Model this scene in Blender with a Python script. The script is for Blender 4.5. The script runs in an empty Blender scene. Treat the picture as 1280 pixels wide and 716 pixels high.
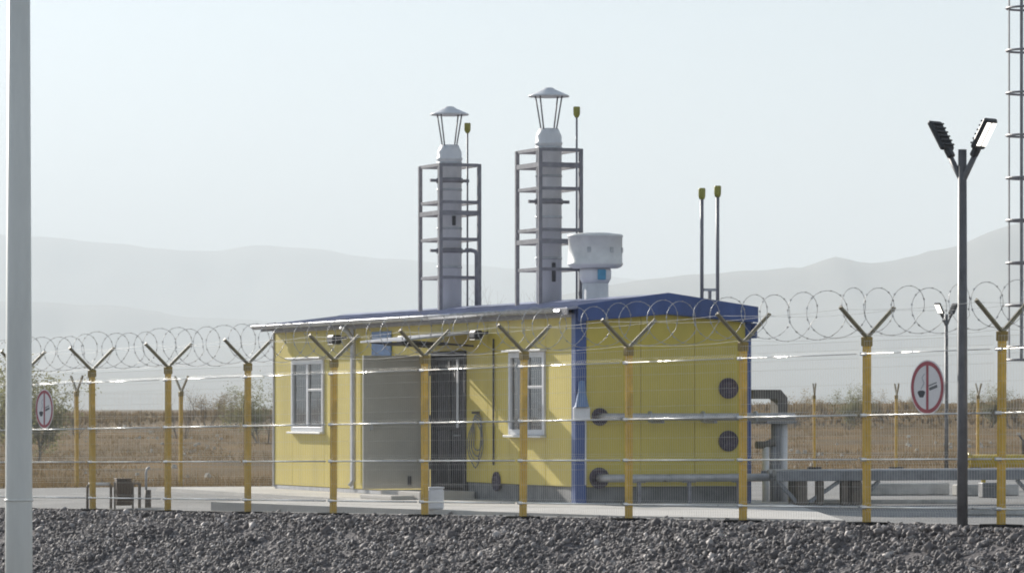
import bpy, math, random
import numpy as np
from mathutils import Vector, Matrix, Euler

random.seed(7)
RNG = np.random.default_rng(7)
scene = bpy.context.scene
COL = scene.collection
R = math.radians

# ------------------------------------------------------------------ camera
CAM_Z = 1.46
cam_data = bpy.data.cameras.new('camera')
cam = bpy.data.objects.new('camera', cam_data)
COL.objects.link(cam)
cam.location = (0, 0, CAM_Z)
cam.rotation_euler = (R(90), 0, 0)
cam_data.sensor_width = 36.0
cam_data.lens = 36.0 * 5400 / 1280
cam_data.shift_y = 153 / 1280
cam_data.clip_start = 0.5
cam_data.clip_end = 40000
scene.camera = cam

# ------------------------------------------------------------------ sky, sun, exposure
SUN_AZ = R(32.3)          # to the left of the view axis (+Y)
SUN_EL = R(20.5)
world = bpy.data.worlds.new('World')
scene.world = world
world.use_nodes = True
wn, wl = world.node_tree.nodes, world.node_tree.links
wn.clear()
sky = wn.new('ShaderNodeTexSky')
sky.sky_type = 'NISHITA'
sky.sun_disc = False
sky.sun_elevation = SUN_EL
sky.sun_rotation = -SUN_AZ
sky.altitude = 400
sky.air_density = 1.4
sky.dust_density = 1.3
sky.ozone_density = 1.5
hsv = wn.new('ShaderNodeHueSaturation')
hsv.inputs['Saturation'].default_value = 0.32
bg = wn.new('ShaderNodeBackground')
bg.inputs['Strength'].default_value = 0.065
wo = wn.new('ShaderNodeOutputWorld')
wl.new(sky.outputs['Color'], hsv.inputs['Color'])
tint = wn.new('ShaderNodeMix')
tint.data_type = 'RGBA'
tint.blend_type = 'MULTIPLY'
tint.inputs['Factor'].default_value = 1.0
tint.inputs['B'].default_value = (.81, .955, 1.14, 1)
wl.new(hsv.outputs['Color'], tint.inputs['A'])
wl.new(tint.outputs['Result'], bg.inputs['Color'])
wl.new(bg.outputs['Background'], wo.inputs['Surface'])

sun_data = bpy.data.lights.new('sun', 'SUN')
sun_data.energy = 4.6
sun_data.angle = R(0.5)
sun_data.color = (1.0, 0.945, 0.86)
sun = bpy.data.objects.new('sun', sun_data)
COL.objects.link(sun)
sdir = Vector((-math.sin(SUN_AZ) * math.cos(SUN_EL), math.cos(SUN_AZ) * math.cos(SUN_EL), math.sin(SUN_EL)))
sun.rotation_euler = sdir.to_track_quat('Z', 'Y').to_euler()
sun.location = (-30, 60, 60)

vs = scene.view_settings
vs.view_transform = 'Standard'
vs.look = 'None'
vs.gamma = 1.0
vs.exposure = 0.79
vs.use_curve_mapping = False
scene.render.engine = 'CYCLES'
scene.cycles.use_denoising = True
scene.cycles.max_bounces = 6
scene.cycles.transparent_max_bounces = 16
scene.cycles.volume_bounces = 1
scene.cycles.filter_width = 1.9

# ------------------------------------------------------------------ helpers
def tag(o, label=None, cat=None, group=None, kind=None):
    if label: o['label'] = label
    if cat: o['category'] = cat
    if group: o['group'] = group
    if kind: o['kind'] = kind
    return o

def empty(name, loc=(0, 0, 0), rz=0.0):
    o = bpy.data.objects.new(name, None)
    o.empty_display_size = 0.3
    o.location = loc
    o.rotation_euler = (0, 0, rz)
    COL.objects.link(o)
    return o

def link_mesh(name, me, parent=None, loc=(0, 0, 0), rot=(0, 0, 0)):
    o = bpy.data.objects.new(name, me)
    COL.objects.link(o)
    o.location = loc
    o.rotation_euler = rot
    if parent: o.parent = parent
    return o

def copy_tree(o, parent=None):
    c = o.copy()
    COL.objects.link(c)
    c.parent = parent
    for ch in o.children:
        copy_tree(ch, c)
    return c

class MB:
    """collects shapes into one mesh"""
    def __init__(self):
        self.v, self.f, self.s = [], [], []
    def add(self, vs_, fs_, smooth=False):
        b = len(self.v)
        self.v.extend([tuple(p) for p in vs_])
        for f in fs_:
            self.f.append(tuple(i + b for i in f))
            self.s.append(smooth)
        return self
    def box(self, x0, x1, y0, y1, z0, z1, bev=0.0, M=None):
        if bev > 0:
            b = min(bev, (x1-x0)*.45, (y1-y0)*.45, (z1-z0)*.45)
            vs_ = []
            for sx in (0, 1):
                for sy in (0, 1):
                    for sz in (0, 1):
                        X, Y, Z = (x0, x1)[sx], (y0, y1)[sy], (z0, z1)[sz]
                        ix, iy, iz = X + b*(1-2*sx), Y + b*(1-2*sy), Z + b*(1-2*sz)
                        vs_ += [(X, iy, iz), (ix, Y, iz), (ix, iy, Z)]
            def c(sx, sy, sz, k): return (sx*4 + sy*2 + sz)*3 + k
            fs_ = []
            for s in (0, 1):
                q = [c(s,0,0,0), c(s,1,0,0), c(s,1,1,0), c(s,0,1,0)]; fs_.append(q if s else q[::-1])
                q = [c(0,s,0,1), c(0,s,1,1), c(1,s,1,1), c(1,s,0,1)]; fs_.append(q if s else q[::-1])
                q = [c(0,0,s,2), c(1,0,s,2), c(1,1,s,2), c(0,1,s,2)]; fs_.append(q if s else q[::-1])
            for a in (0, 1):
                for b2 in (0, 1):
                    fs_.append([c(a,b2,0,0), c(a,b2,1,0), c(a,b2,1,1), c(a,b2,0,1)])
                    fs_.append([c(a,0,b2,0), c(a,1,b2,0), c(a,1,b2,2), c(a,0,b2,2)])
                    fs_.append([c(0,a,b2,1), c(1,a,b2,1), c(1,a,b2,2), c(0,a,b2,2)])
                    for d in (0, 1):
                        fs_.append([c(a,b2,d,0), c(a,b2,d,1), c(a,b2,d,2)])
        else:
            vs_ = [(x0,y0,z0),(x1,y0,z0),(x1,y1,z0),(x0,y1,z0),(x0,y0,z1),(x1,y0,z1),(x1,y1,z1),(x0,y1,z1)]
            fs_ = [(0,3,2,1),(4,5,6,7),(0,1,5,4),(1,2,6,5),(2,3,7,6),(3,0,4,7)]
        if M is not None:
            vs_ = [M @ Vector(p) for p in vs_]
        return self.add(vs_, fs_)
    def bar(self, p, q, w, h=None, up=(0, 0, 1)):
        """square bar from p to q"""
        h = h or w
        p, q = Vector(p), Vector(q)
        d = (q - p).normalized()
        u = Vector(up)
        if abs(d.dot(u)) > .98: u = Vector((1, 0, 0))
        a = d.cross(u).normalized()
        b = a.cross(d).normalized()
        vs_ = []
        for c in (p, q):
            for sa, sb in ((-1,-1),(1,-1),(1,1),(-1,1)):
                vs_.append(c + a*(sa*w/2) + b*(sb*h/2))
        return self.add(vs_, [(0,1,2,3),(7,6,5,4),(0,4,5,1),(1,5,6,2),(2,6,7,3),(3,7,4,0)])
    def tube(self, pts, r, n=10, cap=True, smooth=True, closed=False):
        pts = [Vector(p) for p in pts]
        rr = r if isinstance(r, (list, tuple)) else [r]*len(pts)
        N = len(pts)
        t0 = (pts[1]-pts[0]).normalized()
        ref = Vector((0,0,1)) if abs(t0.z) < .9 else Vector((1,0,0))
        a = t0.cross(ref).normalized()
        vs_ = []
        for i, p in enumerate(pts):
            if closed: t = pts[(i+1) % N] - pts[i-1]
            elif i == 0: t = pts[1]-pts[0]
            elif i == N-1: t = pts[-1]-pts[-2]
            else: t = pts[i+1]-pts[i-1]
            t = t.normalized()
            a = (a - t*a.dot(t)).normalized()
            b = t.cross(a)
            for k in range(n):
                th = 2*math.pi*k/n
                vs_.append(p + (a*math.cos(th) + b*math.sin(th))*rr[i])
        fs_ = []
        for i in range(N if closed else N-1):
            j = (i+1) % N
            for k in range(n):
                k2 = (k+1) % n
                fs_.append((i*n+k, i*n+k2, j*n+k2, j*n+k))
        self.add(vs_, fs_, smooth)
        if cap and not closed:
            b0 = len(self.v) - len(vs_)
            self.f.append(tuple(b0+k for k in range(n))[::-1]); self.s.append(False)
            self.f.append(tuple(b0+(N-1)*n+k for k in range(n))); self.s.append(False)
        return self
    def lathe(self, prof, n=24, c=(0, 0), smooth=True, sx=1.0, sy=1.0):
        """profile [(r,z)...] round a vertical axis"""
        vs_ = []
        for r, z in prof:
            for k in range(n):
                th = 2*math.pi*k/n
                vs_.append((c[0]+r*sx*math.cos(th), c[1]+r*sy*math.sin(th), z))
        fs_ = []
        for i in range(len(prof)-1):
            for k in range(n):
                k2 = (k+1) % n
                fs_.append((i*n+k, i*n+k2, (i+1)*n+k2, (i+1)*n+k))
        return self.add(vs_, fs_, smooth)
    def prism(self, poly, y0, y1, axis='y'):
        """poly in (x,z) extruded along y"""
        n = len(poly)
        if axis == 'y':
            vs_ = [(x, y0, z) for x, z in poly] + [(x, y1, z) for x, z in poly]
        else:
            vs_ = [(y0, x, z) for x, z in poly] + [(y1, x, z) for x, z in poly]
        fs_ = [tuple(range(n)), tuple(range(2*n-1, n-1, -1))]
        for i in range(n):
            j = (i+1) % n
            fs_.append((i, i+n, j+n, j))
        return self.add(vs_, fs_)
    def mesh(self, name, mat=None):
        me = bpy.data.meshes.new(name)
        me.from_pydata(self.v, [], self.f)
        me.polygons.foreach_set('use_smooth', self.s)
        if mat: me.materials.append(mat)
        me.update()
        import bmesh
        bm = bmesh.new(); bm.from_mesh(me)
        bmesh.ops.recalc_face_normals(bm, faces=bm.faces)
        bm.to_mesh(me); bm.free()
        return me
    def build(self, name, mat, parent=None, loc=(0, 0, 0), rot=(0, 0, 0)):
        return link_mesh(name, self.mesh(name, mat), parent, loc, rot)

def np_mesh(name, verts, faces, mat, smooth=False):
    """fast mesh from arrays; faces all the same size"""
    verts = np.asarray(verts, dtype=np.float32); faces = np.asarray(faces, dtype=np.int32)
    me = bpy.data.meshes.new(name)
    me.vertices.add(len(verts)); me.vertices.foreach_set('co', verts.ravel())
    k = faces.shape[1]
    me.loops.add(faces.size); me.loops.foreach_set('vertex_index', faces.ravel())
    me.polygons.add(len(faces))
    me.polygons.foreach_set('loop_start', np.arange(0, faces.size, k, dtype=np.int32))
    me.polygons.foreach_set('loop_total', np.full(len(faces), k, dtype=np.int32))
    if smooth: me.polygons.foreach_set('use_smooth', np.ones(len(faces), dtype=bool))
    if mat: me.materials.append(mat)
    me.update(calc_edges=True); me.validate()
    return me

# ------------------------------------------------------------------ materials
def mat(name, col, rough=.6, metal=0.0, var=.12, scale=3.0, bump=0.0, bscale=40.0, col2=None, streak=None,
        emit=None, estr=0.0, spec=.5, objrand=0.0, detail=5.0):
    m = bpy.data.materials.new(name)
    m.use_nodes = True
    nt = m.node_tree; n = nt.nodes; l = nt.links
    bs = n['Principled BSDF']
    bs.inputs['Roughness'].default_value = rough
    bs.inputs['Metallic'].default_value = metal
    bs.inputs['Specular IOR Level'].default_value = spec
    tc = n.new('ShaderNodeTexCoord')
    mp = n.new('ShaderNodeMapping')
    l.new(tc.outputs['Object'], mp.inputs['Vector'])
    if streak: mp.inputs['Scale'].default_value = streak
    nz = n.new('ShaderNodeTexNoise')
    nz.inputs['Scale'].default_value = scale
    nz.inputs['Detail'].default_value = detail
    nz.inputs['Roughness'].default_value = .62
    l.new(mp.outputs['Vector'], nz.inputs['Vector'])
    rp = n.new('ShaderNodeValToRGB')
    c = Vector(col[:3]); d = Vector(col2[:3]) if col2 else c * (1 - 2*var)
    e = c if col2 else c * (1 + var)
    rp.color_ramp.elements[0].position = .3; rp.color_ramp.elements[0].color = (*d, 1)
    rp.color_ramp.elements[1].position = .68; rp.color_ramp.elements[1].color = (*e, 1)
    l.new(nz.outputs['Fac'], rp.inputs['Fac'])
    out = rp.outputs['Color']
    if objrand > 0:
        oi = n.new('ShaderNodeObjectInfo')
        mr = n.new('ShaderNodeMapRange')
        mr.inputs['To Min'].default_value = 1 - objrand; mr.inputs['To Max'].default_value = 1 + objrand
        l.new(oi.outputs['Random'], mr.inputs['Value'])
        hs = n.new('ShaderNodeHueSaturation')
        l.new(mr.outputs['Result'], hs.inputs['Value']); l.new(out, hs.inputs['Color'])
        out = hs.outputs['Color']
    l.new(out, bs.inputs['Base Color'])
    rr = n.new('ShaderNodeMapRange')
    rr.inputs['To Min'].default_value = max(0, rough-.1); rr.inputs['To Max'].default_value = min(1, rough+.12)
    l.new(nz.outputs['Fac'], rr.inputs['Value']); l.new(rr.outputs['Result'], bs.inputs['Roughness'])
    if bump > 0:
        n2 = n.new('ShaderNodeTexNoise')
        n2.inputs['Scale'].default_value = bscale; n2.inputs['Detail'].default_value = 4
        l.new(mp.outputs['Vector'], n2.inputs['Vector'])
        bp = n.new('ShaderNodeBump')
        bp.inputs['Strength'].default_value = bump; bp.inputs['Distance'].default_value = .03
        l.new(n2.outputs['Fac'], bp.inputs['Height']); l.new(bp.outputs['Normal'], bs.inputs['Normal'])
    if emit:
        bs.inputs['Emission Color'].default_value = (*emit, 1)
        bs.inputs['Emission Strength'].default_value = estr
    return m

M = {}
M['yellow_panel'] = mat('yellow_panel', (.62, .49, .085), .45, 0, .06, 1.6, .05, 9, streak=(1, 1, .25))
M['yellow_post'] = mat('yellow_post', (.70, .43, .05), .45, 0, .16, 5, objrand=.12)
M['arm'] = mat('arm', (.31, .27, .18), .5, .1, .15, 8)
M['post_cap'] = mat('post_cap', (.36, .25, .06), .55, 0, .2, 6)
M['blue_metal'] = mat('blue_metal', (.055, .10, .28), .42, 0, .16, 2.5, streak=(1, 1, .4))
M['blue_roof'] = mat('blue_roof', (.30, .32, .45), .40, 0, .2, 1.5)
M['trim_grey'] = mat('trim_grey', (.50, .50, .52), .5, 0, .12, 5)
M['white_pvc'] = mat('white_pvc', (.74, .74, .76), .35, 0, .05, 4)
M['white_paint'] = mat('white_paint', (.78, .77, .74), .5, 0, .06, 6)
M['plinth_grey'] = mat('plinth_grey', (.20, .20, .20), .75, 0, .22, 3, .15, 25)
M['dark_steel'] = mat('dark_steel', (.085, .08, .085), .5, .3, .2, 8)
M['frame_steel'] = mat('frame_steel', (.25, .24, .26), .5, 0, .15, 8)
M['galvanised'] = mat('galvanised', (.50, .51, .53), .42, .75, .14, 7)
M['galvanised_flue'] = mat('galvanised_flue', (.76, .76, .77), .45, 0, .08, 4, streak=(1, 1, .3))
M['wire'] = mat('wire', (.70, .67, .61), .45, .15, .1, 20)
M['fold_steel'] = mat('fold_steel', (.78, .76, .72), .30, .9, .06, 20)
M['razor'] = mat('razor', (.48, .48, .48), .45, .2, .15, 20)
M['pole_dark'] = mat('pole_dark', (.15, .145, .148), .5, .1, .15, 6)
M['pole_grey'] = mat('pole_grey', (.78, .77, .71), .42, 0, .07, 3, streak=(1, 1, .15))
M['duct_grey'] = mat('duct_grey', (.26, .26, .27), .55, .2, .18, 5)
M['duct_brown'] = mat('duct_brown', (.16, .145, .13), .6, .1, .2, 5)
M['pipe_grey'] = mat('pipe_grey', (.46, .45, .45), .30, .3, .12, 6)
M['port_dark'] = mat('port_dark', (.075, .055, .085), .6, 0, .25, 12)
M['door_grey'] = mat('door_grey', (.50, .48, .42), .55, 0, .06, 1.5)
M['interior'] = mat('interior', (.10, .075, .06), .8, 0, .25, 2)
M['leg_brown'] = mat('leg_brown', (.17, .135, .105), .7, 0, .25, 6)
M['concrete'] = mat('concrete', (.56, .53, .49), .85, 0, .09, .7, .2, 14)
M['concrete_kerb'] = mat('concrete_kerb', (.56, .54, .51), .85, 0, .18, 3, .25, 18)
M['asphalt'] = mat('asphalt', (.24, .23, .22), .8, 0, .16, .45, .3, 30)
M['steppe'] = mat('steppe', (.215, .130, .045), .95, 0, .2, .22, .5, 2.2, col2=(.10, .068, .030), spec=.04)
M['gravel'] = mat('gravel', (.20, .18, .178), .9, 0, .3, 9, .9, 16, col2=(.10, .09, .09), spec=.15)
M['hill'] = mat('hill', (.20, .175, .14), .95, 0, .2, .004, 0, 1, col2=(.11, .11, .085))
M['brown_box'] = mat('brown_box', (.11, .07, .04), .7, 0, .25, 6)
M['yellow_pipe'] = mat('yellow_pipe', (.62, .45, .06), .22, 0, .1, 5)
M['yellow_cap'] = mat('yellow_cap', (.34, .32, .06), .5, 0, .15, 12)
M['sign_white'] = mat('sign_white', (.84, .80, .79), .45, 0, .04, 6)
M['sign_red'] = mat('sign_red', (.42, .075, .09), .5, 0, .14, 8)
M['sign_black'] = mat('sign_black', (.06, .06, .065), .6, 0, .1, 8)
M['label_blue'] = mat('label_blue', (.10, .34, .52), .5, 0, .1, 8)
M['sign_blue'] = mat('sign_blue', (.16, .26, .46), .5, 0, .12, 5)
M['lamp_black'] = mat('lamp_black', (.035, .035, .038), .5, 0, .2, 8)
M['led'] = mat('led', (.9, .88, .82), .4, 0, .02, 3, emit=(1.0, .95, .86), estr=1.6)
M['led_off'] = mat('led_off', (.45, .44, .38), .35, 0, .1, 9)
M['bark'] = mat('bark', (.17, .135, .10), .9, 0, .25, 4, objrand=.2)
M['leaf_green'] = mat('leaf_green', (.16, .16, .09), .8, 0, .3, 2.5, objrand=.2)
M['leaf_dry'] = mat('leaf_dry', (.22, .17, .09), .85, 0, .3, 2.5, objrand=.2)
M['grass_dry'] = mat('grass_dry', (.235, .15, .052), .9, 0, .3, .35, col2=(.12, .085, .042), spec=.04)
M['rubble'] = mat('rubble', (.62, .57, .50), .9, 0, .3, .8, col2=(.32, .29, .25))

def leafy(m, fac, col):
    """thin leaves and blades let light through"""
    n, l = m.node_tree.nodes, m.node_tree.links
    tr = n.new('ShaderNodeBsdfTranslucent'); tr.inputs['Color'].default_value = (*col, 1)
    mx = n.new('ShaderNodeMixShader'); mx.inputs['Fac'].default_value = fac
    l.new(n['Principled BSDF'].outputs[0], mx.inputs[1]); l.new(tr.outputs[0], mx.inputs[2])
    l.new(mx.outputs[0], n['Material Output'].inputs['Surface'])
leafy(M['grass_dry'], .35, (.24, .17, .085)); leafy(M['leaf_green'], .5, (.26, .26, .12)); leafy(M['leaf_dry'], .5, (.34, .25, .12))
M['base_shade'] = mat('base_shade', (.018, .017, .018), .95, 0, .2, 8, spec=.02)  # near black for the fence bases, the posts' ground shadow put into the colour

def stone_mat():
    m = mat('gravel_stone', (.2, .19, .2), .75, 0, .1, 20)
    n, l = m.node_tree.nodes, m.node_tree.links
    g = n.new('ShaderNodeNewGeometry')
    rp = n.new('ShaderNodeValToRGB')
    cr = rp.color_ramp
    cr.elements[0].position = 0; cr.elements[0].color = (.07, .060, .060, 1)
    cr.elements[1].position = 1; cr.elements[1].color = (.50, .455, .43, 1)
    e = cr.elements.new(.45); e.color = (.135, .118, .115, 1)
    e = cr.elements.new(.85); e.color = (.225, .20, .19, 1)
    l.new(g.outputs['Random Per Island'], rp.inputs['Fac'])
    l.new(rp.outputs['Color'], n['Principled BSDF'].inputs['Base Color'])
    return m
M['stone'] = stone_mat()

def glass_mat():
    m = bpy.data.materials.new('window_glass'); m.use_nodes = True
    n, l = m.node_tree.nodes, m.node_tree.links
    n.remove(n['Principled BSDF'])
    out = n['Material Output']
    gl = n.new('ShaderNodeBsdfGlossy'); gl.inputs['Roughness'].default_value = .06
    tr = n.new('ShaderNodeBsdfTransparent'); tr.inputs['Color'].default_value = (.55, .58, .60, 1)
    fr = n.new('ShaderNodeFresnel'); fr.inputs['IOR'].default_value = 3.0
    mx = n.new('ShaderNodeMixShader')
    tc = n.new('ShaderNodeTexCoord'); nz = n.new('ShaderNodeTexNoise'); nz.inputs['Scale'].default_value = 1.3
    bp = n.new('ShaderNodeBump'); bp.inputs['Strength'].default_value = .12; bp.inputs['Distance'].default_value = .05
    l.new(tc.outputs['Object'], nz.inputs['Vector']); l.new(nz.outputs['Fac'], bp.inputs['Height'])
    l.new(bp.outputs['Normal'], gl.inputs['Normal'])
    l.new(fr.outputs['Fac'], mx.inputs['Fac']); l.new(tr.outputs[0], mx.inputs[1]); l.new(gl.outputs[0], mx.inputs[2])
    l.new(mx.outputs[0], out.inputs['Surface'])
    return m
M['glass'] = glass_mat()

# ------------------------------------------------------------------ terrain
P1 = np.array([-6.572, 67.73]); FDIR = np.array([.5374, -.8433]); FN = np.array([.8433, .5374])   # fence line
FANG = math.atan2(FDIR[1], FDIR[0])
def sstep(a, b, x):
    t = np.clip((x-a)/(b-a), 0, 1); return t*t*(3-2*t)
_perm = RNG.random((256, 256))
def vnoise(x, y):
    xi = np.floor(x).astype(int); yi = np.floor(y).astype(int)
    fx = x-xi; fy = y-yi; fx = fx*fx*(3-2*fx); fy = fy*fy*(3-2*fy)
    g = lambda a, b: _perm[a % 256, b % 256]
    return (g(xi,yi)*(1-fx)+g(xi+1,yi)*fx)*(1-fy) + (g(xi,yi+1)*(1-fx)+g(xi+1,yi+1)*fx)*fy - .5
def fence_sd(x, y):
    rx, ry = x-P1[0], y-P1[1]
    return rx*FDIR[0]+ry*FDIR[1], rx*FN[0]+ry*FN[1]
def fence_z(s): return -.158 + .01178*np.clip(s, -12, 40)
def height(x, y):
    x = np.asarray(x, float); y = np.asarray(y, float)
    s, d = fence_sd(x, y)
    site = fence_z(s)*np.exp(-np.maximum(d-.5, 0)/3.0)
    low = -1.28*sstep(0, 1, 0)*0
    t = np.maximum(-d-.62, 0)
    drop = np.where(t < 3.2, .4*t, 1.28)
    drop = np.maximum(drop - .10*np.exp(-((t-0)/.25)**2)*0, 0)
    heap = np.where(t > 0, np.minimum(t, .5)*(.34*vnoise(s*.55+3, d*.7)+.16*vnoise(s*1.7, d*1.9+9)), 0)
    w = sstep(80, 95, y)
    z = site - drop + heap - .37*w
    far = sstep(150, 330, y)
    z = z + far*np.clip(1.75 + 5.0*(x/np.maximum(y, 1)), 1.2, 2.6)
    rough = sstep(96, 115, y)*(1-sstep(800, 1500, y))
    z = z + rough*(.5*vnoise(x*.11, y*.06) + .22*vnoise(x*.35+7, y*.22))
    return z

def axis(parts):
    out = []
    for a, b, n in parts: out += list(np.linspace(a, b, n, endpoint=False))
    return np.array(out + [parts[-1][1]])
xs = axis([(-15000, -3000, 8), (-3000, -300, 14), (-300, -45, 26), (-45, -14, 32), (-14, 14, 80), (14, 45, 32), (45, 300, 26), (300, 3000, 14), (3000, 15000, 8)])
ys = axis([(-3000, -100, 8), (-100, 20, 12), (20, 40, 14), (40, 74, 100), (74, 130, 56), (130, 360, 60), (360, 1500, 24), (1500, 16000, 16)])
GX, GY = np.meshgrid(xs, ys)
GZ = height(GX, GY)
nx, ny = len(xs), len(ys)
idx = np.arange(nx*ny).reshape(ny, nx)
faces = np.stack([idx[:-1,:-1], idx[:-1,1:], idx[1:,1:], idx[1:,:-1]], -1).reshape(-1, 4)
me = np_mesh('ground', np.stack([GX, GY, GZ], -1).reshape(-1, 3), faces, M['steppe'], True)
me.materials.append(M['gravel'])
cx_ = GX.ravel()[faces].mean(1); cy_ = GY.ravel()[faces].mean(1)
_, dd = fence_sd(cx_, cy_)
me.polygons.foreach_set('material_index', (dd < 1.6).astype(np.int32))
tag(link_mesh('ground', me), kind='structure')

def sheet(name, xa, xb, yf0, yf1, off, material, n=(40, 40), kind='structure'):
    u = np.linspace(xa, xb, n[0])
    V, F = [], []
    for i, x in enumerate(u):
        y0, y1 = yf0(x), yf1(x)
        yy = y0 + (y1-y0)*np.linspace(0, 1, n[1])**1.5
        V += [(x, y, float(height(x, y))+off) for y in yy]
    for i in range(n[0]-1):
        for j in range(n[1]-1):
            a = i*n[1]+j
            F.append((a, a+n[1], a+n[1]+1, a+1))
    o = link_mesh(name, np_mesh(name, V, F, material, True))
    return tag(o, kind=kind)
fy = lambda x: P1[1] + (x-P1[0])*FDIR[1]/FDIR[0]
sheet('asphalt_yard', -22, 24, lambda x: fy(x)+1.1, lambda x: min(86+max(0, (x+4))*2.6, 126), .03, M['asphalt'], (60, 70))

# far hills, each a ridge with a front slope, a crest and a back slope
def px_point(px, py, Y): return ((px-640)/5400*Y, CAM_Z+(511-py)/5400*Y)
def hills(name, Y, depth, crest, seed, ext):
    cxs, czs = zip(*[px_point(a, b, Y) for a, b in crest])
    x = np.linspace(ext[0], ext[1], 260)
    zc = np.interp(x, cxs, czs)
    zc = zc + (6*vnoise(x*.012+seed, x*0+seed)+3*vnoise(x*.05+seed, x*0+.5))*Y/5000
    zc = np.maximum(zc, 6)
    rows = []
    K = 26
    for k in range(K+1):
        q = k/K
        yy = Y + (q-.55)*depth
        prof = np.where(q < .55, (q/.55)**1.15, np.maximum(0, 1-(q-.55)/.45)**1.1)
        gully = (vnoise(x*.006+seed*3+q*1.3, x*0+q*3)*.34+vnoise(x*.02+seed, x*0+q*5)*.18)*min(q/.55, 1, (1-q)/.45)*(1 if q < .5 else .4)
        amp = 0 if k == int(round(.55*K)) else 1
        rows.append(np.stack([x + 0*q, np.full_like(x, yy), np.maximum(zc*prof*(1-amp*np.abs(gully)), -2)-1*(k in (0, K))], -1))
    V = np.concatenate(rows)
    ii = np.arange(len(V)).reshape(K+1, -1)
    F = np.stack([ii[:-1,:-1], ii[:-1,1:], ii[1:,1:], ii[1:,:-1]], -1).reshape(-1, 4)
    return tag(link_mesh(name, np_mesh(name, V, F, M['hill'], True)), kind='structure')
hills('hills', 9500, 3200, [(-1400, 330), (-700, 300), (-200, 280), (0, 288), (60, 293), (150, 298), (215, 308), (300, 308), (330, 302), (420, 312), (520, 322), (600, 330), (800, 345), (900, 352), (1100, 360), (1500, 372), (2600, 380)], 11, (-4200, 4600))
hills('hills', 6800, 1800, [(-1600, 395), (-400, 380), (40, 374), (130, 377), (190, 386), (300, 398), (480, 412), (700, 428), (1000, 446), (1400, 468), (2400, 495)], 23, (-3400, 3000))
hills('hills', 5600, 2200, [(-500, 470), (300, 430), (560, 395), (700, 368), (790, 346), (860, 338), (940, 334), (1000, 332), (1025, 324), (1043, 318), (1062, 322), (1080, 326), (1115, 322), (1160, 309), (1200, 300), (1225, 288), (1255, 278), (1300, 268), (1420, 250), (1700, 262), (2400, 300)], 37, (-1600, 2300))

# ------------------------------------------------------------------ gravel stones on the embankment
def gravel():
    phi = (1+5**.5)/2
    ico = np.array([(-1,phi,0),(1,phi,0),(-1,-phi,0),(1,-phi,0),(0,-1,phi),(0,1,phi),(0,-1,-phi),(0,1,-phi),(phi,0,-1),(phi,0,1),(-phi,0,-1),(-phi,0,1)])/1.902
    fc = np.array([(0,11,5),(0,5,1),(0,1,7),(0,7,10),(0,10,11),(1,5,9),(5,11,4),(11,10,2),(10,7,6),(7,1,8),(3,9,4),(3,4,2),(3,2,6),(3,6,8),(3,8,9),(4,9,5),(2,4,11),(6,2,10),(8,6,7),(9,8,1)])
    N = 98000
    s = RNG.uniform(-5, 28, N)
    d = RNG.uniform(-3.5, 2.1, N)
    edge = .6+.6*sstep(6, 15, s)+.35*vnoise(s*.8, s*0)
    keep = d < edge
    near_post = np.abs((s/2.5)-np.round(s/2.5))*2.5
    keep &= ~((near_post < .24) & (np.abs(d) < .18))
    s, d = s[keep], d[keep]; N = len(s)
    x = P1[0]+s*FDIR[0]+d*FN[0]; y = P1[1]+s*FDIR[1]+d*FN[1]
    z = height(x, y)
    r = np.clip(RNG.lognormal(math.log(.0225), .36, N), .013, .07)*np.where(d > -.55, .72, 1.0)
    V = ico[None]*(1+RNG.uniform(-.36, .36, (N, 12, 1)))
    V = V*RNG.uniform(.5, 1.35, (N, 1, 3))
    a, b = RNG.uniform(0, 6.28, N), RNG.uniform(-1.2, 1.2, N)
    ca, sa, cb, sb = np.cos(a)[:, None], np.sin(a)[:, None], np.cos(b)[:, None], np.sin(b)[:, None]
    X, Y, Z = V[..., 0], V[..., 1], V[..., 2]
    Y, Z = Y*cb-Z*sb, Y*sb+Z*cb
    X, Y = X*ca-Y*sa, X*sa+Y*ca
    V = np.stack([X, Y, Z], -1)*r[:, None, None]
    V[..., 0] += x[:, None]; V[..., 1] += y[:, None]; V[..., 2] += (z+r*RNG.uniform(-.2, .5, N))[:, None]
    F = (fc[None]+12*np.arange(N)[:, None, None]).reshape(-1, 3)
    o = link_mesh('gravel', np_mesh('gravel', V.reshape(-1, 3), F, M['stone']))
    tag(o, 'dark grey crushed gravel covering the embankment below the yellow fence', 'gravel', kind='stuff')
gravel()

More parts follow.
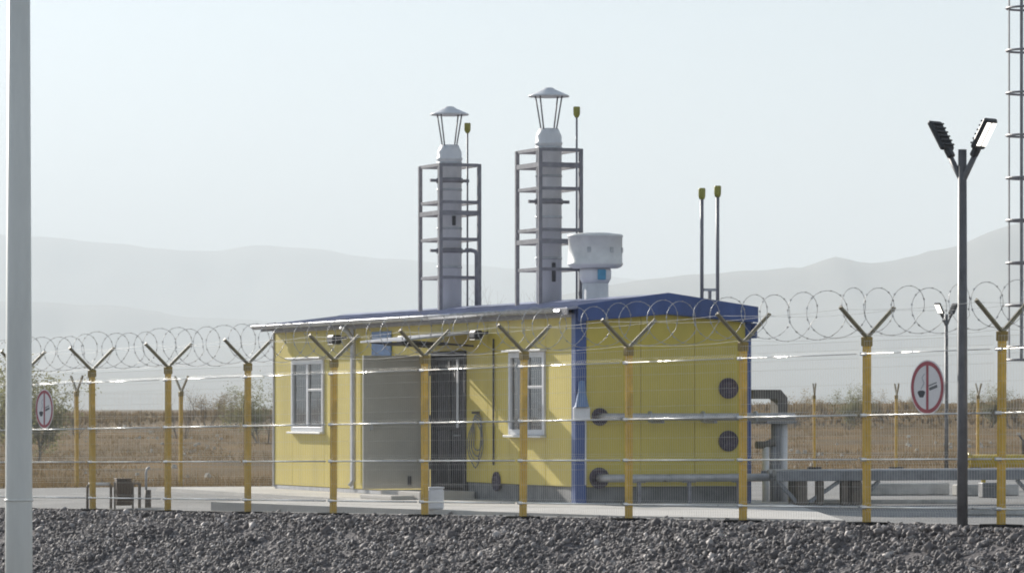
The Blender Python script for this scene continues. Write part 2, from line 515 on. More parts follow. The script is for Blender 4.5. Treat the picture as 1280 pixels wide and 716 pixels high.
# ------------------------------------------------------------------ dry grass and rubble on the steppe
def dry_grass():
    V, F = [], []
    N = 11000
    y = 96/(1-RNG.random(N)*.72)
    x = y*RNG.uniform(-.15, .15, N)
    w = vnoise(x*.12+5, y*.07)+.5*vnoise(x*.4, y*.2)
    keep = (w > -.16) & ~((y < 127) & (x > 4))
    x, y = x[keep], y[keep]; N = len(x)
    z = height(x, y)
    B = 7
    px = np.repeat(x, B)+RNG.normal(0, .16, N*B); py = np.repeat(y, B)+RNG.normal(0, .16, N*B); pz = np.repeat(z, B)-.02
    h = np.repeat(RNG.uniform(.10, .36, N), B)*RNG.uniform(.5, 1.1, N*B)
    an = RNG.uniform(0, 6.28, N*B); wd = RNG.uniform(.012, .03, N*B)
    lx, ly = RNG.normal(0, .5, N*B)*h, RNG.normal(0, .5, N*B)*h
    a = np.stack([px-np.cos(an)*wd, py-np.sin(an)*wd, pz], -1); b = np.stack([px+np.cos(an)*wd, py+np.sin(an)*wd, pz], -1)
    c = np.stack([px+lx, py+ly, pz+h], -1)
    V = np.stack([a, b, c], 1).reshape(-1, 3)
    F = np.arange(len(V)).reshape(-1, 3)
    tag(link_mesh('dry_grass', np_mesh('dry_grass', V, F, M['grass_dry'])), 'short dry brown grass on the steppe behind the rear fences', 'grass', kind='stuff')
dry_grass()

def rubble():
    mb = MB()
    spots = [(250, 566, 60, 12, 60), (150, 552, 120, 10, 50), (1200, 562, 150, 8, 40), (1000, 574, 120, 6, 30), (200, 596, 110, 8, 25)]
    for (px, py, sx, sy, n) in spots:
        for _ in range(n):
            a = px+random.gauss(0, sx*.4); b = py+random.gauss(0, sy*.5)
            Y = CAM_Z+.37; Y = Y*5400/max(b-511, 12); X = (a-640)/5400*Y
            r = random.uniform(.04, .13); z = float(height(X, Y))
            pts = [(X+r*random.uniform(.6, 1.3)*math.cos(t+.3), Y+r*random.uniform(.6, 1.3)*math.sin(t+.3), z-.03) for t in (0, 1.25, 2.5, 3.8, 5)]
            top = [(p[0]*.6+X*.4, p[1]*.6+Y*.4, z+r*random.uniform(.5, 1.1)) for p in pts]
            mb.add(pts+top, [(0,1,6,5),(1,2,7,6),(2,3,8,7),(3,4,9,8),(4,0,5,9),(5,6,7,8,9)])
    tag(mb.build('rubble', M['rubble']), 'pale broken stones scattered over the brown steppe', 'rubble', kind='stuff')
rubble()

# ------------------------------------------------------------------ building
BX, BY = .954, 63.6
BANG = R(20.96)
BL, BW = 14.55, 2.77
def bworld(u, v):
    c, s = math.cos(BANG), math.sin(BANG)
    return (BX+u*c-v*s, BY+u*s+v*c)
# concrete pad the building stands on
def pad():
    pts = [(-4.6, 66.0), bworld(-1.7, 5.5), bworld(-1.7, 16.2), bworld(4.6, 16.2), bworld(3.7, .6)]
    e = []
    for k in range(7):
        s = 17.9 - (17.9-3.3)*k/6
        p = P1+FDIR*s+FN*(.75+.5*float(sstep(6, 15, s)))
        e.append((p[0], p[1]))
    pts = pts + e
    mb = MB()
    n = len(pts)
    top = [(x, y, max(.045, float(height(x, y))+.05)) for x, y in pts]
    mb.add([(x, y, -.35) for x, y in pts] + top, [tuple(range(n)), tuple(range(2*n-1, n-1, -1))] + [(i, i+n, (i+1) % n+n, (i+1) % n) for i in range(n)])
    tag(mb.build('concrete_pad', M['concrete']), kind='structure')
pad()

B = empty('modular_building', (BX, BY, 0.045), BANG)
tag(B, 'long yellow panel building with blue roof standing behind the wire fence', 'building')
Z0, ZE = .27, 2.86           # plinth top and eave
OPEN_LONG = [(1.26, 2.77, 1.02, 2.28, 'win'), (11.72, 13.50, 1.02, 2.28, 'win'), (4.67, 6.26, .10, 2.33, 'door')]

def wall_panel(u0, u1, v0, v1, z0, z1):
    mb = MB(); mb.box(u0, u1, v0, v1, z0, z1, .006)
    return mb.build('wall_panel', M['yellow_panel'], B)
T = .09
cols = [.14, 1.26, 2.77, 3.72, 4.67, 6.26, 7.4, 8.55, 9.7, 10.2, 11.0, 11.72, 13.50, BL-.02]
for a, b in zip(cols[:-1], cols[1:]):
    a2, b2 = a+.004, b-.004
    z0 = Z0 if b <= 4.7 else .07
    op = [o for o in OPEN_LONG if abs(o[0]-a) < .01]
    if op:
        o = op[0]
        if o[2] > z0+.06: wall_panel(0, T, a2, b2, z0, o[2]-.003)
        wall_panel(0, T, a2, b2, o[3]+.003, ZE)
    else:
        wall_panel(0, T, a2, b2, z0, ZE)
for k in range(3):                                    # gable panels
    w = (BW-.16)/3
    a = .15+k*w
    mb = MB(); z1 = lambda u: ZE+(.22)*(1-abs(u-BW/2)/(BW/2))-.02
    u0, u1 = a+.004, a+w-.004
    poly = [(u0, Z0), (u1, Z0), (u1, z1(u1))]
    if u0 < BW/2 < u1: poly.append((BW/2, z1(BW/2)))
    poly.append((u0, z1(u0)))
    mb.prism(poly, 0, T)
    mb.build('gable_panel', M['yellow_panel'], B)
for v0, v1, nm in ((BL-T, BL, 'end_wall'),):
    mb = MB(); mb.box(T+.002, BW, v0, v1, .07, ZE, .004); mb.build(nm, M['yellow_panel'], B)
mb = MB(); mb.box(BW-T, BW, T+.002, BL-T-.002, .07, ZE); mb.build('back_wall', M['yellow_panel'], B)
mb = MB(); mb.box(T+.01, BW-T-.01, T+.01, BL-T-.01, .05, .16); mb.build('floor_slab', M['interior'], B)
mb = MB(); mb.box(T+.01, BW-T-.01, T+.01, BL-T-.01, 2.62, 2.70); mb.build('ceiling_slab', M['white_paint'], B)
for v in (3.4, 7.0, 10.9):
    mb = MB(); mb.box(T+.02, BW-T-.02, v-.04, v+.04, .165, 2.615); mb.build('partition', M['interior'], B)
# plinth
mb = MB(); mb.box(.03, BW-.02, .035, .10, .0, Z0-.003, .004); mb.build('plinth', M['plinth_grey'], B)
mb = MB(); mb.box(.03, .10, .105, 4.66, .0, Z0-.003, .004); mb.build('plinth', M['plinth_grey'], B)
mb = MB(); mb.box(.01, .12, 4.67, BL, .0, .066, .004); mb.build('base_beam', M['trim_grey'], B)
# corner posts and vertical trims
mb = MB(); mb.box(-.035, .14, -.035, .135, .01, ZE+.03, .008); mb.build('corner_post', M['blue_metal'], B)
mb = MB(); mb.box(BW-.06, BW+.03, -.03, .06, .01, ZE-.02, .008); mb.build('corner_post', M['blue_metal'], B)
mb = MB(); mb.box(-.02, .1, BL-.015, BL+.03, .03, ZE, .006); mb.build('corner_trim', M['trim_grey'], B)
mb = MB(); mb.box(-.022, -.002, 10.12, 10.28, .07, ZE, .004); mb.build('cover_strip', M['trim_grey'], B)
mb = MB(); mb.box(-.02, -.002, BL-.4, 6.34, 2.78, ZE-.003, .004) if False else mb.box(-.02, -.002, .15, BL-.02, ZE-.09, ZE-.003, .004); mb.build('eave_trim', M['trim_grey'], B)
# downpipe at the left section
mb = MB(); mb.tube([(-.30, 9.95, 2.80), (-.18, 9.95, 2.72), (-.07, 9.95, 2.58), (-.07, 9.95, .22), (-.14, 9.95, .12)], .038, 10); mb.build('downpipe', M['trim_grey'], B)

# roof: two sheets with standing seams, fascias, gable boards, gutter
OV = .20; RZ = 3.06; EZ = 2.87
OR = .06
def roof_z(u): return EZ + (RZ-EZ)*(1-abs(u-BW/2)/(BW/2+OV))
roof = MB()
roof.prism([(-OV, EZ), (BW/2, RZ), (BW+OR, roof_z(BW+OR)), (BW+OR, roof_z(BW+OR)+.035), (BW/2, RZ+.035), (-OV, EZ+.035)], -.16, BL+.14)
roof_o = roof.build('roof', M['blue_roof'], B)
nr = 36
for k in range(nr):
    v = -.05 + (BL+.1)*k/(nr-1)
    for sgn in (0, 1):
        u0, u1 = ((-OV+.01, BW/2-.06) if sgn == 0 else (BW/2+.06, BW+OR-.01))
        mb = MB(); mb.bar((u0, v, roof_z(u0)+.040), (u1, v, roof_z(u1)+.040), .04, .014)
        o = mb.build('roof_seam', M['blue_roof'], roof_o)
mb = MB(); mb.prism([(BW/2-.14, RZ+.028), (BW/2, RZ+.052), (BW/2+.14, RZ+.028), (BW/2+.14, RZ+.036), (BW/2, RZ+.066), (BW/2-.14, RZ+.036)], -.17, BL+.15)
mb.build('ridge_cap', M['blue_roof'], roof_o)
gb = MB()
gb.prism([(-.05, EZ-.165), (BW/2, EZ-.045), (BW+OR+.012, EZ-.165), (BW+OR+.012, roof_z(BW+OR)+.05), (BW/2, RZ+.075), (-.05, roof_z(-.05)+.055)], -.185, -.163)
gb.build('gable_board', M['blue_metal'], roof_o)
mb = MB(); mb.prism([(.0, EZ-.17), (BW/2, EZ-.055), (BW, EZ-.17), (BW, EZ-.14), (BW/2, EZ-.02), (.0, EZ-.14)], -.16, -.01); mb.build('gable_soffit', M['blue_metal'], roof_o)
mb = MB(); mb.box(BW+.031, BW+OR+.01, -.16, .03, EZ-.40, EZ-.172, .008); mb.build('eave_bracket', M['blue_metal'], roof_o)
mb = MB(); mb.box(-OV-.012, -OV+.012, -.16, BL+.13, EZ-.075, EZ+.03, .004); mb.build('fascia', M['frame_steel'], roof_o)
mb = MB(); mb.box(-OV+.015, -.025, .02, BL, EZ-.062, EZ-.045); mb.build('soffit', M['frame_steel'], roof_o)
gut = []
for k in range(9):
    th = math.pi + math.pi*k/8
    gut.append((-OV-.075+.06*math.cos(th), EZ+.02+.06*math.sin(th)))
gut += [(p[0]*.9+(-OV-.075)*.1, p[1]*.9+(EZ+.02)*.1) for p in gut[::-1]]
mb = MB(); mb.prism(gut, .12, BL+.3); gut_o = mb.build('gutter', M['galvanised'], roof_o)
mb = MB(); mb.tube([(-OV-.137, .12, EZ+.02), (-OV-.137, BL+.3, EZ+.02)], .014, 8); mb.build('gutter_lip', M['galvanised'], roof_o)
for k in range(12):
    v = .6+k*1.2
    mb = MB(); mb.bar((-OV-.15, v, EZ+.035), (-OV+.02, v, EZ+.04), .03, .008); mb.build('gutter_hook', M['galvanised'], roof_o)

# windows
def window(v0, v1, z0, z1):
    mb = MB(); F_ = .085
    mb.box(-.03, .06, v0+.003, v0+F_, z0, z1, .008); mb.box(-.03, .06, v1-F_, v1-.003, z0, z1, .008)
    mb.box(-.03, .06, v0+F_, v1-F_, z0, z0+F_, .006); mb.box(-.03, .06, v0+F_, v1-F_, z1-F_, z1, .006)
    vm = v0+(v1-v0)*.5
    mb.box(-.022, .055, vm-.045, vm+.045, z0+F_, z1-F_, .006)
    w = mb.build('window', M['white_pvc'], B)
    for a, b in ((v0+F_, vm-.045), (vm+.045, v1-F_)):
        m2 = MB(); m2.box(.010, .020, a, b, z0+F_, z1-F_); m2.build('pane', M['glass'], w)
    m2 = MB(); m2.box(-.02, .05, v0+F_, vm-.045, z0+F_+.62, z0+F_+.66, .004); m2.build('glazing_bar', M['trim_grey'], w)
    m2 = MB(); m2.box(-.12, -.004, v0-.06, v1+.06, z1+.004, z1+.035, .004); m2.build('drip_ledge', M['white_paint'], w)
    m2 = MB(); m2.box(-.10, -.004, v0-.04, v1+.04, z0-.035, z0-.003, .004); m2.build('sill', M['white_paint'], w)
    # blind behind the glass
    m2 = MB(); m2.box(.10, .115, v0+.1, v1-.1, z0+.62, z1-.02); m2.build('roller_blind', M['white_paint'], w)
window(1.26, 2.77, 1.02, 2.28)
window(11.72, 13.50, 1.02, 2.28)

# doorway: frame, inner grille door, open outer leaf
mb = MB()
mb.box(-.03, .11, 6.20, 6.257, .10, 2.32, .004); mb.box(-.03, .11, 4.673, 4.73, .10, 2.32, .004); mb.box(-.03, .11, 4.73, 6.20, 2.26, 2.32, .004)
mb.build('door_frame', M['dark_steel'], B)
gd = MB(); gd.box(.03, .07, 4.74, 4.80, .17, 2.25, .004); gd.box(.03, .07, 6.13, 6.19, .17, 2.25, .004)
gd.box(.03, .07, 4.80, 6.13, .17, .24, .004); gd.box(.03, .07, 4.80, 6.13, 2.18, 2.25, .004); gd.box(.03, .07, 4.80, 6.13, 1.08, 1.2, .004); gd.box(.025, .075, 5.50, 5.60, .24, 2.18, .004)
gdo = gd.build('grille_door', M['dark_steel'], B)
for k in range(14):
    v = 4.87+k*.092
    if 5.47 < v < 5.63: continue
    m2 = MB(); m2.tube([(.05, v, .24), (.05, v, 2.18)], .009, 6); m2.build('grille_bar', M['frame_steel'], gdo)
m2 = MB(); m2.box(.012, .026, 5.08, 5.17, 1.12, 2.2, .004); m2.build('door_strip', M['white_pvc'], gdo)
m2 = MB(); m2.tube([(.0, 4.95, 1.0), (-.05, 4.95, 1.0), (-.05, 5.1, 1.0)], .012, 6); m2.build('door_handle', M['galvanised'], gdo)
lf = MB(); lf.box(-1.165, -.035, 6.265, 6.315, .14, 2.27, .006)
lfo = lf.build('door_leaf', M['door_grey'], B)
m2 = MB(); m2.box(-1.10, -.10, 6.255, 6.2635, .26, 1.1, .003); m2.build('leaf_inset', M['door_grey'], lfo)
m2 = MB(); m2.box(-1.10, -.10, 6.255, 6.2635, 1.2, 2.17, .003); m2.build('leaf_inset', M['door_grey'], lfo)
m2 = MB(); m2.box(-.42, -.36, 6.235, 6.262, .2, .34, .004); m2.build('door_bolt', M['dark_steel'], lfo)
m2 = MB(); m2.box(-1.06, -1.02, 6.20, 6.254, 1.08, 1.22, .004); m2.tube([(-1.04, 6.21, 1.2), (-.93, 6.21, 1.2)], .011, 6); m2.build('door_handle', M['galvanised'], lfo)
for z in (.45, 1.2, 1.95):
    m2 = MB(); m2.tube([(-.034, 6.262, z), (-.034, 6.262, z+.12)], .013, 8); m2.build('hinge', M['dark_steel'], lfo)
# canopy over the door
cn = MB(); cn.prism([(-1.22, 2.47), (-.02, 2.60), (-.02, 2.63), (-1.22, 2.50)], 4.15, 6.27)
cno = cn.build('canopy', M['trim_grey'], B)
for v in (4.3, 6.1):
    m2 = MB(); m2.bar((-.02, v, 2.40), (-1.1, v, 2.474), .03); m2.build('canopy_bracket', M['dark_steel'], cno)
m2 = MB(); m2.box(-1.05, -.3, 4.7, 5.6, 2.415, 2.465, .01); m2.build('canopy_light', M['lamp_black'], cno)
# landing and step
mb = MB(); mb.box(-.95, -.04, 4.2, 6.05, .0, .13, .01); mb.build('door_landing', M['concrete'], B)
mb = MB(); mb.box(-1.35, -.96, 4.4, 5.9, .0, .065, .01); mb.build('door_step', M['concrete'], B)
# wall fittings
def flood(v, z, s=1.0):
    mb = MB(); mb.box(-.30*s, -.12, v-.16*s, v+.16*s, z-.06*s, z+.09*s, .03); mb.bar((0, v, z+.05), (-.16, v, z+.03), .04)
    f = mb.build('floodlight', M['lamp_black'], B)
    m2 = MB(); m2.box(-.29*s, -.14, v-.14*s, v+.14*s, z-.075*s, z-.062*s, .004); m2.build('lens', M['led_off'], f)
flood(10.55, 2.58); flood(3.72, 2.55, .9); flood(7.1, 2.52, .9)
mb = MB(); mb.box(-.03, -.003, 8.2, 9.15, 2.27, 2.70, .006); bp_ = mb.build('blue_wall_plate', M['sign_blue'], B)
# cable conduit and hanging cable loops right of the door
mb = MB(); mb.tube([(-.02, 3.42, 2.5), (-.02, 3.42, .55)], .014, 6); mb.build('conduit', M['dark_steel'], B)
for i in range(4):
    pts = []
    r1 = .17+.035*i
    for k in range(19):
        t = 2*math.pi*k/18
        pts.append((-.03-.012*i, 4.1+r1*1.1*math.sin(t)+.05*math.sin(3*t+i), 1.05-.06*i+(.28+.03*i)*math.cos(t)))
    mb = MB(); mb.tube(pts, .010, 6); mb.build('hose_loop', M['plinth_grey'], B)
mb = MB(); mb.bar((0, 4.1, 1.36), (-.12, 4.1, 1.36), .04); mb.build('hose_hook', M['dark_steel'], B)
# round wall ports
def port(u, v, z, r, face):
    mb = MB()
    prof = [(r, 0), (r, .035), (r*.86, .045), (r*.84, .02), (0, .018)]
    mb.lathe(prof, 22)
    rot = (R(90), 0, 0) if face == 'gable' else (R(90), 0, R(-90))
    o = mb.build('wall_port', M['port_dark'], B, (u, v, z), rot)
    for k in range(3):
        m2 = MB(); m2.box(-r*.8, r*.8, -.012+(k-1)*r*.45, .012+(k-1)*r*.45, .02, .034); m2.build('louvre', M['port_dark'], o)
for (u, z, r) in ((.36, 1.30, .13), (2.43, 1.725, .155), (2.43, .94, .155), (.35, .40, .155)):
    port(u, -.001, z, r, 'gable')
port(-.001, 3.3, .30, .15, 'long')
# warning lamp on the corner post
wb = MB(); wb.box(-.085, .17, -.115, -.037, 1.26, 1.44, .012); wbo = wb.build('junction_box', M['white_pvc'], B)
m2 = MB(); m2.lathe([(.11, 1.445), (.10, 1.47), (.06, 1.66), (.045, 1.82), (.0, 1.84)], 16, (.04, -.10)); m2.build('beacon', M['sign_blue'], wbo)
m2 = MB(); m2.tube([(.12, -.05, 1.26), (.12, -.045, .3)], .012, 6); m2.build('cable', M['white_pvc'], wbo)

# ------------------------------------------------------------------ flue stacks on the roof
def flue_stack(uc, vc, levels, clamps, label, marks):
    x, y = bworld(uc, vc)
    zb = roof_z(uc)+.045-.03
    S = empty('flue_stack', (x, y, zb), BANG)
    tag(S, label, 'chimney', 'flue stacks in steel frames on the roof')
    hu, hv = .345, .50
    TOP = 5.56-zb
    def zr(du): return roof_z(uc+du)+.045-zb
    for du in (-hu, hu):
        for dv in (-hv, hv):
            mb = MB(); mb.box(du-.03, du+.03, dv-.03, dv+.03, zr(du)-.01, TOP, .004); mb.build('frame_post', M['frame_steel'], S)
            mb = MB(); mb.box(du-.07, du+.07, dv-.07, dv+.07, zr(du)-.02, zr(du)+.012); mb.build('foot_plate', M['frame_steel'], S)
    for z, w in levels:
        z -= zb
        for du in (-hu, hu):
            mb = MB(); mb.box(du-w*.35, du+w*.35, -hv+.031, hv-.031, z-w/2, z+w/2); mb.build('frame_rail', M['frame_steel'], S)
        for dv in (-hv, hv):
            mb = MB(); mb.box(-hu+.031, hu-.031, dv-w*.35, dv+w*.35, z-w/2, z+w/2); mb.build('frame_rail', M['frame_steel'], S)
    FT = 5.9-zb
    fl = MB(); fl.lathe([(.0, 0.0), (.205, 0.0), (.205, FT-.26), (.218, FT-.25), (.218, FT-.22), (.205, FT-.21), (.205, FT-.12), (.15, FT), (.14, FT), (.14, FT-.3), (0, FT-.3)], 26)
    flo = fl.build('flue_pipe', M['galvanised_flue'], S)
    for z in (.75, 1.4, 2.05, 2.5):
        m2 = MB(); m2.lathe([(.204, z), (.214, z+.004), (.214, z+.036), (.204, z+.04)], 26); m2.build('joint_band', M['galvanised'], flo)
    for z in clamps:
        z -= zb
        m2 = MB(); m2.lathe([(.205, z-.04), (.225, z-.04), (.225, z+.04), (.205, z+.04)], 24)
        m2.bar((-.225, 0, z), (-hu, 0, z), .05); m2.bar((.225, 0, z), (hu, 0, z), .05)
        m2.build('flue_clamp', M['frame_steel'], S)
    cp = MB(); RIM = 6.42-zb
    cp.lathe([(.0, RIM+.13), (.07, RIM+.125), (.10, RIM+.10), (.30, RIM+.012), (.325, RIM), (.325, RIM-.02), (.29, RIM-.012), (0, RIM+.08)], 28)
    cpo = cp.build('rain_cap', M['galvanised_flue'], S)
    for k in range(4):
        t = R(35+90*k)
        m2 = MB(); m2.tube([(.145*math.cos(t), .145*math.sin(t), FT-.02), (.255*math.cos(t), .255*math.sin(t), RIM+.01)], .013, 8); m2.build('cap_strut', M['frame_steel'], cpo)
    for (z, h) in marks:
        m2 = MB(); m2.box(-.03, .03, -.228, -.20, z-zb-h/2, z-zb+h/2, .006); m2.build('test_hatch', M['dark_steel'], flo)
flue_stack(1.40, 9.26, [(5.54, .05), (4.92, .05), (4.74, .075), (4.30, .05), (3.66, .05)], [5.30, 4.12], 'left flue chimney with cone cap in a steel frame on the blue roof', [(4.62, .16)])
flue_stack(1.40, 4.69, [(5.54, .05), (5.30, .075), (4.93, .05), (4.28, .05), (4.10, .075), (3.66, .05)], [4.74], 'right flue chimney with cone cap next to the white roof vent', [(3.62, .3)])

def vent_pipe(u, v, ztop, r, label, foot=None, wall=False):
    x, y = bworld(u, v)
    zb = foot if foot is not None else roof_z(u)+.03
    V = empty('vent_pipe', (x, y, zb), BANG)
    tag(V, label, 'vent pipe', 'thin vent pipes with yellow caps above the roof')
    h = ztop-zb
    mb = MB(); mb.tube([(0, 0, 0), (0, 0, h-.12)], r, 10); mb.build('tube', M['frame_steel'], V)
    mb = MB(); mb.lathe([(r*.9, h-.17), (r+.012, h-.17), (.052, h-.125), (.055, h-.02), (.048, h), (0, h+.004)], 16); mb.build('vent_cap', M['yellow_cap'], V)
    mb = MB(); mb.lathe([(r, .004), (.07, .004), (.07, .018), (r, .02)], 14); mb.build('base_flange', M['frame_steel'], V)
    return V
vent_pipe(1.68, 9.15, 6.27, .016, 'thin vent pipe with yellow cap beside the left chimney')
vent_pipe(1.62, 4.05, 6.21, .016, 'thin vent pipe with yellow cap beside the right chimney')
vp = vent_pipe(2.44, 1.0, 4.80, .027, 'left of two bare vent pipes near the gable end')
mb = MB(); mb.bar((.028, 0, .30), (.230, 0, .30), .04); mb.build('cross_bar', M['trim_grey'], vp)
mb = MB(); mb.bar((.13, 0, -.015), (.13, 0, .28), .04); mb.build('prop', M['frame_steel'], vp)
vent_pipe(2.70, 1.0, 4.84, .027, 'right of two bare vent pipes near the gable end')

# thin service pipes on the roof beside the chimneys
def service_pipe(u, v, h, label):
    x, y = bworld(u, v)
    mb = MB()
    mb.tube([(0, 0, 0), (0, 0, h-.08), (-.02, 0, h-.02), (-.10, 0, h), (-.20, 0, h)], .035, 10)
    mb.lathe([(.035, .0), (.08, .0), (.08, .02), (.035, .03)], 14)
    tag(mb.build('service_pipe', M['frame_steel'], None, (x, y, roof_z(u)+.03), (0, 0, BANG)), label, 'pipe', 'bent service pipes beside the chimneys')
service_pipe(1.64, 8.6, 1.05, 'short dark pipe bending into the left chimney frame')
service_pipe(1.72, 4.05, .72, 'short dark pipe bending into the right chimney frame')

# roof exhaust vent
x, y = bworld(1.51, 3.0)
zb = roof_z(1.51)+.03
E = empty('roof_vent', (x, y, zb), BANG)
tag(E, 'large white metal drum vent on a short duct on the roof', 'roof vent')
mb = MB(); mb.lathe([(0, 0), (.26, 0), (.26, .03), (.205, .05), (.205, .33), (0, .33)], 26); mb.build('duct', M['galvanised_flue'], E)
mb = MB(); mb.lathe([(0, .33), (.205, .331), (.245, .40), (.25, .52), (.235, .56), (0, .56)], 26); cl_ = mb.build('collar', M['galvanised_flue'], E)
mb = MB(); mb.lathe([(0, .56), (.36, .565), (.405, .585), (.42, .61), (.43, .615), (.43, .64), (.42, .645), (.42, 1.04), (.43, 1.045), (.43, 1.07), (.41, 1.085), (.2, 1.11), (0, 1.115)], 36); hd = mb.build('hood', M['white_paint'], E)
for t in (R(-75), R(-125), R(-35)):
    mb = MB(); mb.box(-.03, .03, -.012, .012, -.04, .04, .006); mb.build('bracket', M['galvanised'], hd, (.425*math.cos(t), .425*math.sin(t), .84), (0, 0, t+R(90)))
mb = MB(); mb.box(-.06, .07, -.275, -.235, .38, .54, .008); mb.build('damper_motor', M['label_blue'], cl_)

# ------------------------------------------------------------------ pipework at the gable end
def bl(name, u, v, z): return empty(name, (*bworld(u, v), z), BANG)
PU = bl('heating_pipe', .36, 0, 0)
tag(PU, 'upper grey pipe running along the gable wall to the riser', 'pipe', 'pipes along the gable wall')
arc = [(0, -.03, 1.345), (0, -.22, 1.345)] + [(.12-.12*math.cos(a), -.22-.12*math.sin(a), 1.345) for a in (R(30), R(60), R(90))] + [(3.0, -.34, 1.345)]
mb = MB(); mb.tube(arc, .055, 14); mb.build('pipe_run', M['pipe_grey'], PU)
for k in range(3):
    mb = MB(); u = .65+k*.85
    mb.lathe([(.055, 0), (.085, 0), (.085, .03), (.055, .03)], 16); mb.build('flange', M['galvanised'], PU, (u, -.34, 1.345), (0, R(90), 0))
    mb = MB(); mb.bar((u+.2, -.002, 1.27), (u+.2, -.40, 1.27), .04); mb.build('wall_bracket', M['frame_steel'], PU)

PL = bl('heating_pipe', .35, 0, 0)
tag(PL, 'lower grey pipe running from the gable wall onto the low trestle', 'pipe', 'pipes along the gable wall')
arc = [(0, -.03, .445), (0, -.22, .445)] + [(.12-.12*math.cos(a), -.22-.12*math.sin(a), .445) for a in (R(30), R(60), R(90))] + [(2.58, -.34, .445)]
mb = MB(); mb.tube(arc, .06, 14); mb.build('pipe_run', M['pipe_grey'], PL)
for k in range(3):
    u = .5+k*.8
    mb = MB(); mb.bar((u, -.34, .04), (u, -.34, .39), .05); mb.bar((u-.1, -.34, .385), (u+.1, -.34, .385), .05, .02); mb.build('support_leg', M['frame_steel'], PL)

# long low trestle carrying the pipes off to the right
TR = bl('pipe_trestle', 2.95, -.34, 0.035)
tag(TR, 'long low steel pipe trestle on brown legs right of the building', 'trestle')
TLEN = 7.5
mb = MB(); mb.box(0, TLEN, -.249, .249, .36, .40, .006); mb.build('deck', M['duct_grey'], TR)
for dv in (-.29, .25):
    mb = MB(); mb.box(-.01, TLEN, dv, dv+.04, .355, .505, .008); mb.build('side_channel', M['duct_grey'], TR)
for k, dv in enumerate((-.12, .08)):
    mb = MB(); mb.tube([(0.02, dv, .47), (TLEN, dv, .47)], .058, 12); mb.build('pipe_run', M['pipe_grey'], TR)
def leg(u, w, dv, brace=None):
    mb = MB(); mb.box(u-w/2, u+w/2, dv-.05, dv+.05, 0, .353, .01); mb.build('trestle_leg', M['leg_brown'], TR)
    if brace:
        mb = MB(); mb.bar((u+brace*.06, dv, .03), (u+brace*.38, dv, .352), .05); mb.build('brace', M['duct_grey'], TR)
for u, w, br in ((.42, .17, -1), (.72, .11, None), (1.12, .10, None), (1.32, .16, 1), (4.4, .16, -1), (4.75, .12, 1), (7.1, .16, -1)):
    leg(u, w, -.22, br)
    if u not in (.72, 1.12): leg(u+.05, .1, .20, None)
mb = MB(); mb.bar((.55, -.22, .04), (1.05, -.22, .35), .05); mb.build('brace', M['duct_grey'], TR)

# riser with a bent duct behind the trestle
RS = bl('pipe_riser', 3.62, 1.2, .035)
tag(RS, 'grey bent duct and upright pipes beside the right corner of the building', 'duct')
mb = MB()
mb.prism([(-.30, 1.72), (.16, 1.72), (.27, 1.60), (.27, 1.25), (.11, 1.25), (.11, 1.56), (.09, 1.58), (-.30, 1.58)], -.14, .14)
mb.build('bent_duct', M['duct_brown'], RS)
for u, r, z0, z1, mm in ((.14, .075, .0, 1.25, 'duct_grey'), (.27, .06, .0, 1.2, 'galvanised_flue'), (.0, .05, .0, .9, 'duct_grey'), (-.12, .055, .0, .85, 'galvanised_flue')):
    mb = MB(); mb.tube([(u, 0 if u > 0 else -.2, z0), (u, 0 if u > 0 else -.2, z1)], r, 14); mb.build('upright_pipe', M[mm], RS)
mb = MB(); mb.tube([(.44, .05, 0), (.44, .05, .36), (.44, .05, .42)], [.075, .075, .04], 14); mb.build('drain_pot', M['white_paint'], RS)
mb = MB(); mb.box(-.32, .42, -.16, .16, 1.20, 1.245, .006); mb.build('pipe_clamp', M['duct_grey'], RS)
mb = MB(); mb.tube([(-.28, -.2, .88), (-.12, -.2, .88), (.0, -.2, .93), (.0, -.2, .86)], .06, 10); mb.build('elbow', M['duct_brown'], RS)

# yellow gas pipe at the right
def wpx(px, py, Y): return ((px-640)/5400*Y, Y, CAM_Z+(511-py)/5400*Y)
p = wpx(1212, 577, 76)
G = empty('gas_pipe', (p[0], p[1], 0.05)); tag(G, 'horizontal yellow gas pipe above the grey trestle at the right edge', 'gas pipe')
mb = MB(); mb.tube([(0, 0, .50), (3.2, .3, .50)], .115, 18); pr = mb.build('pipe_run', M['yellow_pipe'], G)
mb = MB(); mb.lathe([(.115, 0), (.15, 0), (.15, .03), (.115, .03)], 18); mb.build('end_flange', M['yellow_pipe'], G, (.0, 0, .50), (0, R(-90), 0))
for u in (.25, 1.15, 2.6):
    mb = MB(); mb.bar((u, .03+u*.09, -.045), (u, .03+u*.09, .40), .07); mb.build('pipe_stand', M['yellow_pipe'], G)
mb = MB(); mb.tube([(.95, .09, .6), (.95, .09, .86), (.88, .09, .95)], .02, 8); mb.build('bleed_valve', M['dark_steel'], G)

